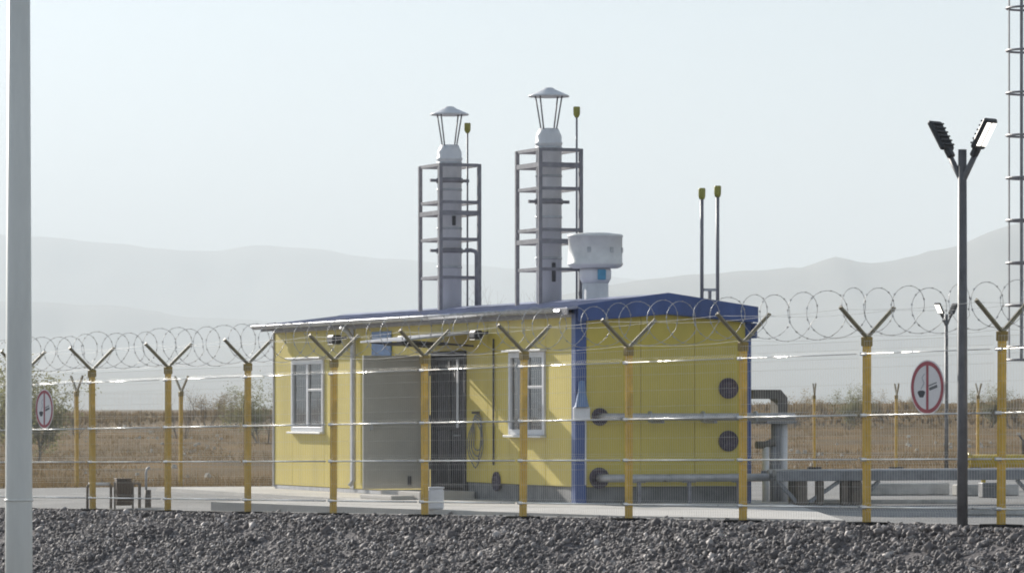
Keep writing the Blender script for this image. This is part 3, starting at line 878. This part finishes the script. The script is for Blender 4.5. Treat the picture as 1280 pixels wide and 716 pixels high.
# concrete kerb beams lying on the yard
def kerb(px0, px1, py, Y, hgt, label, rz=BANG*.6, z=None):
    a = wpx(px0, py, Y); b = wpx(px1, py, Y)
    L = math.hypot(b[0]-a[0], 0)/math.cos(rz)
    mb = MB(); mb.box(-L/2, L/2, -.12, .12, 0, hgt, .02)
    zz = float(height((a[0]+b[0])/2, Y))+.03 if z is None else z
    tag(mb.build('concrete_kerb', M['concrete_kerb'], None, ((a[0]+b[0])/2, Y, zz), (0, 0, rz)), label, 'kerb', 'loose concrete kerb beams on the yard')
kerb(1052, 1186, 620, 72, .20, 'pale concrete beam under the trestle left of the dark lamp post', .25)
kerb(1192, 1272, 622, 71.5, .19, 'pale concrete beam under the trestle right of the dark lamp post', .25)
kerb(1003, 1198, 630, 65.4, .07, 'flat pale concrete strip before the trestle legs', .12)
kerb(1207, 1330, 647, 58.0, .11, 'low pale concrete block behind the rightmost fence post', .05)
# meter cabinet below the trestle at the right
mb = MB(); mb.box(-.17, .17, -.12, .12, 0, .24, .012)
CB = mb.build('meter_cabinet', M['duct_grey'], None, (*wpx(1238, 608, 70)[:2], .03), (0, 0, .2))
tag(CB, 'low grey green cabinet below the trestle near the right edge', 'cabinet')
mb = MB(); mb.box(-.14, .14, -.132, -.121, .04, .2, .003); mb.build('cabinet_door', M['plinth_grey'], CB)

# white box near the door leaf
p = wpx(542, 640, 60.9)
WB = MB().box(-.115, .115, -.13, .13, 0, .29, .02).build('plastic_tub', M['white_pvc'], None, (p[0], p[1], .05), (0, 0, .35))
tag(WB, 'small white plastic box on the concrete before the open door', 'box')
MB().box(-.122, .122, -.137, .137, .291, .315, .01).build('lid', M['white_pvc'], WB)

# ------------------------------------------------------------------ fences
H_POST = 2.22; SP = 2.5
def fold_panel(W, Hh, vsp, rv, folds, rh, hsp=.2):
    """welded mesh panel in local x (width), z (height); V folds stand out along -y"""
    mb = MB()
    zs = [.04]
    prof = [(0, .04)]
    for f in folds: prof += [(0, f-.05), (-.035, f), (0, f+.05)]
    prof += [(0, Hh)]
    n = int(W/vsp)
    for i in range(n+1):
        x = W*i/n
        vs_, fs_ = [], []
        for (yy, z) in prof:
            vs_ += [(x-rv, yy-rv, z), (x+rv, yy-rv, z), (x, yy+rv, z)]
        for k in range(len(prof)-1):
            for q in range(3):
                fs_.append((k*3+q, k*3+(q+1) % 3, k*3+3+(q+1) % 3, k*3+3+q))
        mb.add(vs_, fs_)
    hz = [(.0, z, rh) for z in np.arange(.04, Hh+.01, hsp) if all(abs(z-f) > .07 for f in folds)]
    for f in folds: hz += [(0, f-.05, rh), (-.035, f, rh), (0, f+.05, rh)]
    hz.append((0, Hh-.01, rh*1.2))
    for yy, z, r in hz:
        mb.bar((0, yy-.006, z), (W, yy-.006, z), r*2)
    return mb.mesh('mesh_panel', M['wire'])

def make_post(h, w, mat_post, arm=.47):
    P = empty('post')
    me_post = MB().box(-w/2, w/2, -w/2, w/2, -.25, h-.045, .006).mesh('post', mat_post)
    return me_post

post_me = MB().box(-.04, .04, -.04, .04, -.25, H_POST-.04, .008).mesh('post', M['yellow_post'])
cap_me = MB().box(-.052, .052, -.052, .052, H_POST-.10, H_POST+.012, .008).mesh('post_cap', M['post_cap'])
base_me = MB().box(-.21, .21, -.15, .15, -.05, .040, .01).mesh('base_plate', M['base_shade'])  # base plate widened and blackened to stand in for the post's shadow
arm_out_me = MB().bar((0, 0, H_POST+.0), (0, -.40, H_POST+.36), .045, .02, up=(1, 0, 0)).bar((.014, -.0, H_POST), (.014, -.40, H_POST+.36), .02, .045, up=(1, 0, 0)).mesh('arm', M['arm'])
arm_in_me = MB().bar((0, 0, H_POST+.0), (0, .40, H_POST+.36), .045, .02, up=(1, 0, 0)).bar((.014, 0, H_POST), (.014, .40, H_POST+.36), .02, .045, up=(1, 0, 0)).mesh('arm', M['arm'])
clip_me = MB().box(-.055, .055, -.062, -.041, -.02, .02, .004).mesh('panel_clip', M['galvanised'])
FOLDS = [.20, .76, 1.28, 2.0]
panel_me = fold_panel(SP-.10, H_POST-.06, .05, .0011, FOLDS, .0011)

fold_mb = MB()
for f in FOLDS:
    fold_mb.tube([(0, -.046, f), (SP-.10, -.046, f)], .011 if f < 1.5 else .006, 10)
fold_me = fold_mb.mesh('fold_rail', M['fold_steel'])

def fence(name, origin, ang, k0, k1, zfun, label, coil=True, panel=None, arms=True):
    F = empty(name, (origin[0], origin[1], 0), ang)
    tag(F, label, 'fence')
    for k in range(k0, k1+1):
        z = zfun(k*SP)
        p = link_mesh('post', post_me, F, (k*SP, 0, z), (random.uniform(-.006, .006), random.uniform(-.006, .006), random.uniform(-.05, .05)))
        link_mesh('post_cap', cap_me, p)
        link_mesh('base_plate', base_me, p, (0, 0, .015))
        link_mesh('arm', arm_out_me, p); link_mesh('arm', arm_in_me, p)
        if coil:
            for f in FOLDS: link_mesh('panel_clip', clip_me, p, (0, 0, f+.03))
        if k < k1:
            z2 = zfun((k+1)*SP)
            pn = link_mesh('mesh_panel', panel, F, (k*SP+.05, -.052, z+.03), (0, -math.atan2(z2-z, SP), 0))
            if coil: tag(link_mesh('fold_rail', fold_me, pn), kind='stuff')
    return F
zf = lambda s: float(fence_z(s))
F1 = fence('perimeter_fence', P1, FANG, -3, 13, zf, 'near yellow post fence with wire mesh panels and razor wire on top', True, panel_me)
# razor wire coil lying in the arms
def razor_coil(s0, s1, r, pitch):
    pts = []
    n = int((s1-s0)/pitch*26)
    ph = 0.0
    s = s0
    for i in range(n+1):
        q = i/26
        s = s0+q*pitch
        loop = int(q)
        rng = random.Random(loop); rr = r*(1+rng.uniform(-.09, .10)); j = rng.uniform(-.16, .16)*pitch
        rng2 = random.Random(loop+1); rr2 = r*(1+rng2.uniform(-.09, .10)); j2 = rng2.uniform(-.16, .16)*pitch
        f = q-loop
        rr = rr*(1-f)+rr2*f; j = j*(1-f)+j2*f
        a = 2*math.pi*q
        lean = .42*math.sin(a+1.2)*(.25+.25*math.sin(loop*1.7))+.13*math.sin(a*.5)
        sag = -.03*math.sin(math.pi*((s % SP)/SP))**2
        pts.append((s+j+lean*.45, rr*math.cos(a)*1.02, zf(s)+H_POST+.04+r+rr*math.sin(a)+sag))
    mb = MB(); mb.tube(pts, .0036, 5, True)
    # barbs
    for i in range(0, len(pts)-1, 2):
        p = Vector(pts[i]); d = (Vector(pts[i+1])-p).normalized()
        a = d.orthogonal().normalized(); b = d.cross(a)
        for w in (a, -a):
            c = p+w*.009
            mb.add([p-d*.012, p+d*.012, c+d*.012, c-d*.012, p+b*.003], [(0,1,2,3), (0,4,1)])
    return mb.build('razor_wire_coil', M['razor'], F1)
razor_coil(-7.4, 32.4, .275, .50)
for dy, dz in ((-.38, .33), (.38, .33), (0, .03)):
    mb = MB()
    pts = []
    for k in range(-3, 13):
        for q in (0, .25, .5, .75):
            s = (k+q)*SP
            pts.append((s, dy, zf(s)+H_POST+dz-.035*math.sin(math.pi*q)))
    mb.tube(pts, .0022, 5)
    mb.build('barbed_wire', M['razor'], F1)

# rear fences
far_panel = fold_panel(SP-.10, H_POST-.06, .10, .0018, FOLDS[:3], .002, .4)
x0, y0 = (96-640)/5400*98, 98.0
fence('rear_fence', (x0, y0), math.asin(1.05/2.5), -3, 5, lambda s: -.37, 'thin far yellow post fence on the steppe left of the building', False, far_panel)
x0, y0 = (1018-640)/5400*131, 131.0
fence('rear_fence', (x0, y0), R(4), -3, 7, lambda s: -.37+.02, 'thin far yellow post fence on the brown steppe right of the building', False, far_panel)

# ------------------------------------------------------------------ signs on the fence
def sign(px, py, label):
    k = (px-640)/5400
    s = (k*P1[1]-P1[0])/(FDIR[0]-k*FDIR[1])
    pos = P1+FDIR*s-FN*.075
    z = CAM_Z+(511-py)/5400*(P1[1]+FDIR[1]*s)
    S = empty('prohibition_sign', (pos[0], pos[1], z), FANG)
    tag(S, label, 'sign', 'round prohibition signs hung on the near fence')
    # local x along the fence, -y towards the viewer
    def disc(r0, r1, y0, y1, name, m, n=40):
        mb = MB(); vs_, fs_ = [], []
        for k in range(n):
            t = 2*math.pi*k/n
            for (r, y) in ((r1, y0), (r1, y1), (r0, y1), (r0, y0)):
                vs_.append((r*math.cos(t), y, r*math.sin(t)))
        for k in range(n):
            j = (k+1) % n
            for q in range(4): fs_.append((k*4+q, k*4+(q+1) % 4, j*4+(q+1) % 4, j*4+q))
        mb.add(vs_, fs_); return mb.build(name, m, S)
    mb = MB(); n = 40
    ring = [(.315*math.cos(2*math.pi*k/n), .315*math.sin(2*math.pi*k/n)) for k in range(n)]
    mb.prism(ring, -.004, .004); mb.build('plate', M['sign_white'], S)
    disc(.255, .300, -.0075, -.0042, 'red_ring', M['sign_red'])
    mb = MB(); mb.box(-.021, .021, -.0072, -.0042, -.254, .254); mb.build('red_bar', M['sign_red'], S)
    # crossed-out pictogram: burning cigarette with ember and smoke
    Rm = Matrix.Rotation(R(-14), 4, 'Y')
    mb = MB(); mb.box(.03, .18, -.0066, -.0042, -.045, -.012, 0, Rm); mb.box(.03, .18, -.0066, -.0042, .006, .018, 0, Rm)
    mb.build('cigarette_mark', M['plinth_grey'], S)
    mb = MB(); blob = [(-.11+.062*math.cos(t)*(1+.25*math.sin(3*t)), -.075+.05*math.sin(t)*(1+.2*math.cos(2*t))) for t in [2*math.pi*k/16 for k in range(16)]]
    mb.prism(blob, -.0066, -.0042); mb.build('ember_mark', M['sign_black'], S)
    mb = MB()
    for (a, b) in (((-.12, -.02), (-.06, .05)), ((-.06, .05), (-.10, .11)), ((-.10, .11), (-.05, .16))):
        mb.bar((a[0], -.0055, a[1]), (b[0], -.0055, b[1]), .012, .0022, up=(0, 1, 0))
    mb.build('smoke_mark', M['trim_grey'], S)
    mb = MB(); mb.box(-.012, .012, .004, .078, .2, .215); mb.box(-.012, .012, .004, .078, -.215, -.2); mb.build('fixing_clip', M['galvanised'], S)
sign(1166, 484, 'round red ringed prohibition sign on the fence next to the lamp post')
sign(61, 511, 'round pale prohibition sign on the fence beside the thick foreground pole')

# ------------------------------------------------------------------ lamp posts
def lamp_post(name, x, y, zb, top, az, label, lit_right, lit_left, s=1.0):
    L = empty(name, (x, y, zb), az)
    tag(L, label, 'lamp post', 'twin head lamp posts')
    mb = MB(); mb.tube([(0, 0, -.02), (0, 0, 1.2), (0, 0, top)], [.062, .058, .048], 18); mb.build('pole', M['pole_dark'], L)
    mb = MB(); mb.box(-.13, .13, -.13, .13, .0, .02, .004); mb.build('base_plate', M['pole_dark'], L)
    for sx, lit in ((1, lit_right), (-1, lit_left)):
        d = Vector((.50*sx, 0, .866))
        a0 = Vector((0, 0, top-.36)); a1 = a0+d*.33
        mb = MB(); mb.tube([a0, a0+d*.05, a1], [.036, .036, .032], 12); arm = mb.build('lamp_arm', M['pole_dark'], L)
        # head: local frame d (length), wd (width, along y), nrm (underside)
        wd = Vector((0, 1, 0)); nrm = Vector((.866*sx, 0, -.5))
        Mx = Matrix((( d.x, wd.x, nrm.x, a1.x), (d.y, wd.y, nrm.y, a1.y), (d.z, wd.z, nrm.z, a1.z), (0, 0, 0, 1)))
        mb = MB(); mb.box(-.02, .10, -.05, .05, -.05, .02, .015, Mx); mb.box(.08, .46, -.125, .125, -.045, .015, .02, Mx)
        for q in range(6): mb.box(.12+q*.055, .135+q*.055, -.10, .10, -.07, -.044, 0, Mx)
        hd = mb.build('lamp_head', M['lamp_black'], L)
        for wy in (-.056, .056):
            mb = MB(); mb.box(.13, .42, wy-.040, wy+.040, .0155, .021, .002, Mx)
            mb.build('led_strip', M['led'] if lit else M['led_off'], hd)
yl = 48.85; xl = (1203-640)/5400*yl
lamp_post('lamp_post', xl, yl, float(height(xl, yl))+.0, CAM_Z+(511-187)/5400*yl-float(height(xl, yl)), R(-38), 'tall dark twin head lamp post standing before the near fence', True, False)
yl = 129.0; xl = (1183-640)/5400*yl
lamp_post('lamp_post', xl, yl, float(height(xl, yl))+.03, CAM_Z+(511-394)/5400*yl-float(height(xl, yl)), R(218), 'far small twin head lamp post seen right of the round sign', True, True)

# thick galvanised pole in the foreground
yp = 38.0; xp = (23.5-640)/5400*yp
FP = empty('steel_pole', (xp, yp, float(height(xp, yp))))
tag(FP, 'thick galvanised steel pole in the left foreground running out of frame', 'pole')
mb = MB(); mb.tube([(0, 0, -.02), (0, 0, 1.55), (0, 0, 8.0)], [.124, .120, .092], 32); mb.build('shaft', M['pole_grey'], FP)
mb = MB(); mb.box(-.2, .2, -.2, .2, 0, .03, .006); mb.build('base_plate', M['pole_grey'], FP)
mb = MB(); mb.lathe([(.1155, 1.83), (.128, 1.835), (.128, 1.85), (.1155, 1.855)], 28); mb.build('pole_band', M['pole_grey'], FP)

# mast with a caged ladder at the right edge
ym = 70.0; mx_ = ym/5400
xm = (1288-640)*mx_
MS = empty('caged_ladder_mast', (xm, ym, .045), R(15))
tag(MS, 'tall steel mast with a caged ladder cut by the right edge', 'mast')
mb = MB(); mb.tube([(.62, .25, -.02), (.62, .25, 5), (.62, .25, 11)], [.16, .14, .10], 20); mb.build('mast_pole', M['frame_steel'], MS)
Rc = .38
for k in range(9):
    t = R(90+45*k)
    if k in (0, 8): continue
    w = .035 if k != 3 else .05
    mb = MB(); mb.bar((Rc*math.cos(t), -.02+Rc*math.sin(t), 2.2), (Rc*math.cos(t), -.02+Rc*math.sin(t), 9.6), w, .012, up=(math.cos(t), math.sin(t), 0)); mb.build('cage_strip', M['frame_steel'], MS)
for z in [2.21, 2.42] + [3.09+.687*k for k in range(10)]:
    mb = MB()
    mb.tube([((Rc+.012)*math.cos(R(20+10*k)), -.02+(Rc+.012)*math.sin(R(20+10*k)), z) for k in range(33)], .02, 6, smooth=False); mb.build('cage_hoop', M['frame_steel'], MS)
for v in (-.2, .2):
    mb = MB(); mb.bar((.36, v+.05, .0), (.36, v+.05, 9.6), .04); mb.build('ladder_rail', M['frame_steel'], MS)
for k in range(31):
    mb = MB(); mb.tube([(.36, -.14, .3+k*.3), (.36, .24, .3+k*.3)], .012, 6); mb.build('ladder_rung', M['frame_steel'], MS)

for z in (.8, 3.0, 5.2, 7.4, 9.4):
    for v in (-.15, .25):
        mb = MB(); mb.bar((.38, v, z), (.62, .25 if v > 0 else .16, z), .04); mb.build('stand_off', M['frame_steel'], MS)

# ------------------------------------------------------------------ small things at the left behind the fence
def gpos(px, Y): x = (px-640)/5400*Y; return x, Y, float(height(x, Y))+.03
p = gpos(124, 68.8)
TB = empty('pipe_barrier', p, -.1); tag(TB, 'low bent pipe barrier with white top bar behind the leftmost fence posts', 'barrier')
mb = MB(); mb.tube([(-.19, 0, -.02), (-.19, 0, .36), (-.16, 0, .40)], .022, 8); mb.build('barrier_leg', M['leg_brown'], TB)
mb = MB(); mb.tube([(.19, 0, -.02), (.19, 0, .36), (.16, 0, .40)], .022, 8); mb.build('barrier_leg', M['leg_brown'], TB)
mb = MB(); mb.tube([(-.17, 0, .40), (.17, 0, .40)], .026, 10); mb.build('top_bar', M['white_paint'], TB)
p = gpos(154, 68.6)
BB = empty('rusty_bin', p, .25); tag(BB, 'small brown rusty box bin on legs behind the near fence', 'bin')
mb = MB(); mb.box(-.12, .12, -.12, .12, .05, .46, .012); mb.build('bin_body', M['brown_box'], BB)
mb = MB(); mb.box(-.13, .13, -.13, .13, .462, .48, .006); mb.build('rim', M['brown_box'], BB)
for a in (-.145, .145):
    mb = MB(); mb.bar((a, -.06, -.02), (a, -.06, .42), .03); mb.build('bin_leg', M['leg_brown'], BB)
mb = MB(); mb.bar((.16, -.06, .40), (.26, -.06, .40), .03); mb.bar((.25, -.06, -.02), (.25, -.06, .40), .045); mb.build('side_bracket', M['leg_brown'], BB)
p = gpos(185, 68.6)
HP = empty('hooked_pipe', p, 0); tag(HP, 'short upright pipe with hooked pale top beside the brown bin', 'pipe')
mb = MB(); mb.tube([(0, 0, -.02), (0, 0, .28)], .05, 12); mb.build('sleeve', M['leg_brown'], HP)
mb = MB(); mb.tube([(-.03, 0, .28), (-.03, 0, .56), (-.01, 0, .62), (.03, 0, .64)], .018, 8); mb.build('pipe_run', M['trim_grey'], HP)

# ------------------------------------------------------------------ shrubs and trees
def plant(kind, h, seed, spread=.6, leafy=0.5, leafmat='leaf_green', twig=3):
    rng = random.Random(seed)
    V, F = [], []; LV, LF = [], []
    def seg(a, b, r0, r1):
        d = b-a
        if d.length < 1e-4: return
        u = d.orthogonal().normalized(); w = d.cross(u).normalized()
        k = len(V)
        for c, r in ((a, r0), (b, r1)):
            for t in (0, 2.094, 4.189):
                V.append(c+u*(r*math.cos(t))+w*(r*math.sin(t)))
        for q in range(3):
            F.append((k+q, k+(q+1) % 3, k+3+(q+1) % 3, k+3+q))
    def leaf(p, s):
        u = Vector((rng.gauss(0, 1), rng.gauss(0, 1), rng.gauss(0, .6))).normalized()
        w = u.orthogonal().normalized()
        k = len(LV)
        LV.extend([p, p+u*s+w*s*.4, p+u*s*1.9, p+u*s-w*s*.4]); LF.append((k, k+1, k+2, k+3))
    def grow(p, d, L, r, depth):
        n = 3
        for i in range(n):
            d = (d+Vector((rng.gauss(0, .16), rng.gauss(0, .16), rng.gauss(.05, .1)))).normalized()
            q = p+d*(L/n)
            seg(p, q, r, r*.8); r *= .8; p = q
            if depth > 0:
                for _ in range(2 if depth > 1 else 3):
                    if rng.random() < .8:
                        nd = (d+Vector((rng.gauss(0, spread), rng.gauss(0, spread), rng.gauss(.12, .3)))).normalized()
                        grow(p, nd, L*rng.uniform(.45, .7), r*.62, depth-1)
            if depth <= 1:
                for _ in range(int(leafy*6+rng.random())):
                    leaf(p+Vector((rng.gauss(0, .05), rng.gauss(0, .05), rng.gauss(0, .05)))*h, h*rng.uniform(.012, .024))
    if kind == 'tree':
        grow(Vector((0, 0, -.1)), Vector((0, 0, 1)), h*.55, h*.014, 3)
    else:
        V.extend([Vector((h*.13*math.cos(t), h*.13*math.sin(t), -.06*h)) for t in (0, 1.05, 2.1, 3.14, 4.19, 5.24)]+[Vector((0, 0, h*.02))])
        F.extend([(q, (q+1) % 6, 6) for q in range(6)])
        for i in range(5):
            a = rng.uniform(0, 6.28)
            grow(Vector((math.cos(a)*h*.12, math.sin(a)*h*.12, -.05)), Vector((math.cos(a)*.5, math.sin(a)*.5, 1)).normalized(), h*rng.uniform(.42, .62), h*.014, twig-1)
    m1 = bpy.data.meshes.new('stems'); m1.from_pydata(V, [], F); m1.materials.append(M['bark'])
    m2 = None
    if LV:
        m2 = bpy.data.meshes.new('foliage'); m2.from_pydata(LV, [], LF); m2.materials.append(M[leafmat])
    return m1, m2
protos = {
    'bare': plant('shrub', 1, 3, .55, 0.0),
    'thin': plant('shrub', 1, 5, .5, .35, 'leaf_dry'),
    'bush': plant('shrub', 1, 8, .6, 1.3, 'leaf_green'),
    'dry': plant('shrub', 1, 12, .7, 1.2, 'leaf_dry'),
    'tree': plant('tree', 1, 21, .5, 0.0),
}
def put_plant(name, kind, px, pytop, Y, wide, label, cat, group=None):
    x = (px-640)/5400*Y
    zb = float(height(x, Y))-.03
    h = CAM_Z+(511-pytop)/5400*Y-zb
    P = empty(name, (x, Y, zb), random.uniform(0, 6.28))
    P.scale = (h*wide, h*wide, h)
    st, fo = protos[kind]
    link_mesh('stems' if name == 'shrub' else 'trunk', st, P)
    if fo: link_mesh('foliage' if name == 'shrub' else 'crown', fo, P)
    return tag(P, label, cat, group)
SH = 'shrubs along the edge of the steppe'
put_plant('shrub', 'bush', 44, 436, 150, .8, 'grey green bushy shrub half hidden by the thick foreground pole', 'shrub', SH)
put_plant('shrub', 'bush', 8, 450, 160, .9, 'grey green shrub at the extreme left edge of the picture', 'shrub', SH)
put_plant('shrub', 'bare', 103, 484, 210, 1.0, 'small bare shrub behind the second yellow post', 'shrub', SH)
put_plant('shrub', 'bare', 226, 478, 200, .7, 'thin bare upright shrub just right of the third yellow post', 'shrub', SH)
put_plant('shrub', 'thin', 262, 478, 240, 1.1, 'wide thin shrub between the third and fourth yellow posts', 'shrub', SH)
put_plant('shrub', 'dry', 292, 484, 250, 1.1, 'low dry shrub left of the fourth yellow post', 'shrub', SH)
put_plant('shrub', 'bush', 332, 468, 190, .9, 'green brown shrub at the left end wall of the yellow building', 'shrub', SH)
put_plant('shrub', 'thin', 983, 478, 230, 1.1, 'sparse shrub right of the bent grey duct', 'shrub', SH)
put_plant('shrub', 'bush', 1056, 478, 220, 1.0, 'leafy shrub left of the yellow post before the round sign', 'shrub', SH)
put_plant('shrub', 'dry', 1020, 494, 260, 1.3, 'low dry shrub behind the rear fence post near the duct', 'shrub', SH)
put_plant('shrub', 'thin', 1112, 480, 240, 1.2, 'sparse brown shrub left of the round red sign', 'shrub', SH)
put_plant('shrub', 'dry', 1140, 490, 260, 1.1, 'low dry shrub directly below left of the round red sign', 'shrub', SH)
put_plant('shrub', 'bush', 1231, 478, 230, 1.0, 'leafy shrub between the dark lamp post and the last yellow post', 'shrub', SH)
put_plant('shrub', 'thin', 1272, 476, 230, 1.1, 'sparse shrub at the extreme right edge of the picture', 'shrub', SH)
put_plant('tree', 'tree', 618, 330, 170, .8, 'bare tree whose twigs rise above the roof beside the left chimney', 'tree', 'bare trees behind the building')
put_plant('tree', 'tree', 655, 338, 175, .8, 'bare tree whose twigs show inside the right chimney frame', 'tree', 'bare trees behind the building')

# continuous far belt of scrub, too dense to count
def scrub_belt():
    V, F = [], []
    N = 5200
    y = RNG.uniform(235, 330, N); x = y*RNG.uniform(-.15, .15, N)
    dens = vnoise(x*.06+2, y*.03+8)+.35*(x/y > .04)
    k = dens > .06
    x, y = x[k], y[k]; N = len(x); z = height(x, y)
    B_ = 14
    bx = np.repeat(x, B_); by = np.repeat(y, B_); bz = np.repeat(z, B_)
    h = np.repeat(RNG.uniform(.12, .5, N), B_)*RNG.uniform(.4, 1, N*B_)
    lx = RNG.normal(0, .42, N*B_)*h; ly = RNG.normal(0, .42, N*B_)*h
    an = RNG.uniform(0, 6.28, N*B_); w = RNG.uniform(.012, .035, N*B_)
    a = np.stack([bx-np.cos(an)*w, by-np.sin(an)*w, bz-.05], -1); b = np.stack([bx+np.cos(an)*w, by+np.sin(an)*w, bz-.05], -1)
    c = np.stack([bx+lx+np.cos(an)*w, by+ly+np.sin(an)*w, bz+h], -1); d = np.stack([bx+lx-np.cos(an)*w, by+ly-np.sin(an)*w, bz+h], -1)
    V = np.stack([a, b, c, d], 1).reshape(-1, 3); F = np.arange(len(V)).reshape(-1, 4)
    tag(link_mesh('scrub', np_mesh('scrub', V, F, M['grass_dry'])), 'dense dry brown scrub along the skyline of the steppe', 'scrub', kind='stuff')
scrub_belt()

# ------------------------------------------------------------------ haze
def haze():
    me = MB().box(-17000, 17000, -3200, 17500, -6, 450).mesh('haze')
    m = bpy.data.materials.new('haze_air'); m.use_nodes = True
    n, l = m.node_tree.nodes, m.node_tree.links
    n.remove(n['Principled BSDF'])
    pv = n.new('ShaderNodeVolumePrincipled')
    pv.inputs['Color'].default_value = (.88, .95, 1.0, 1)
    pv.inputs['Density'].default_value = 2.6e-4
    pv.inputs['Anisotropy'].default_value = .04
    l.new(pv.outputs['Volume'], n['Material Output'].inputs['Volume'])
    me.materials.append(m)
    tag(link_mesh('haze', me), 'pale dry haze over the steppe towards the hills', 'haze', kind='stuff')
haze()
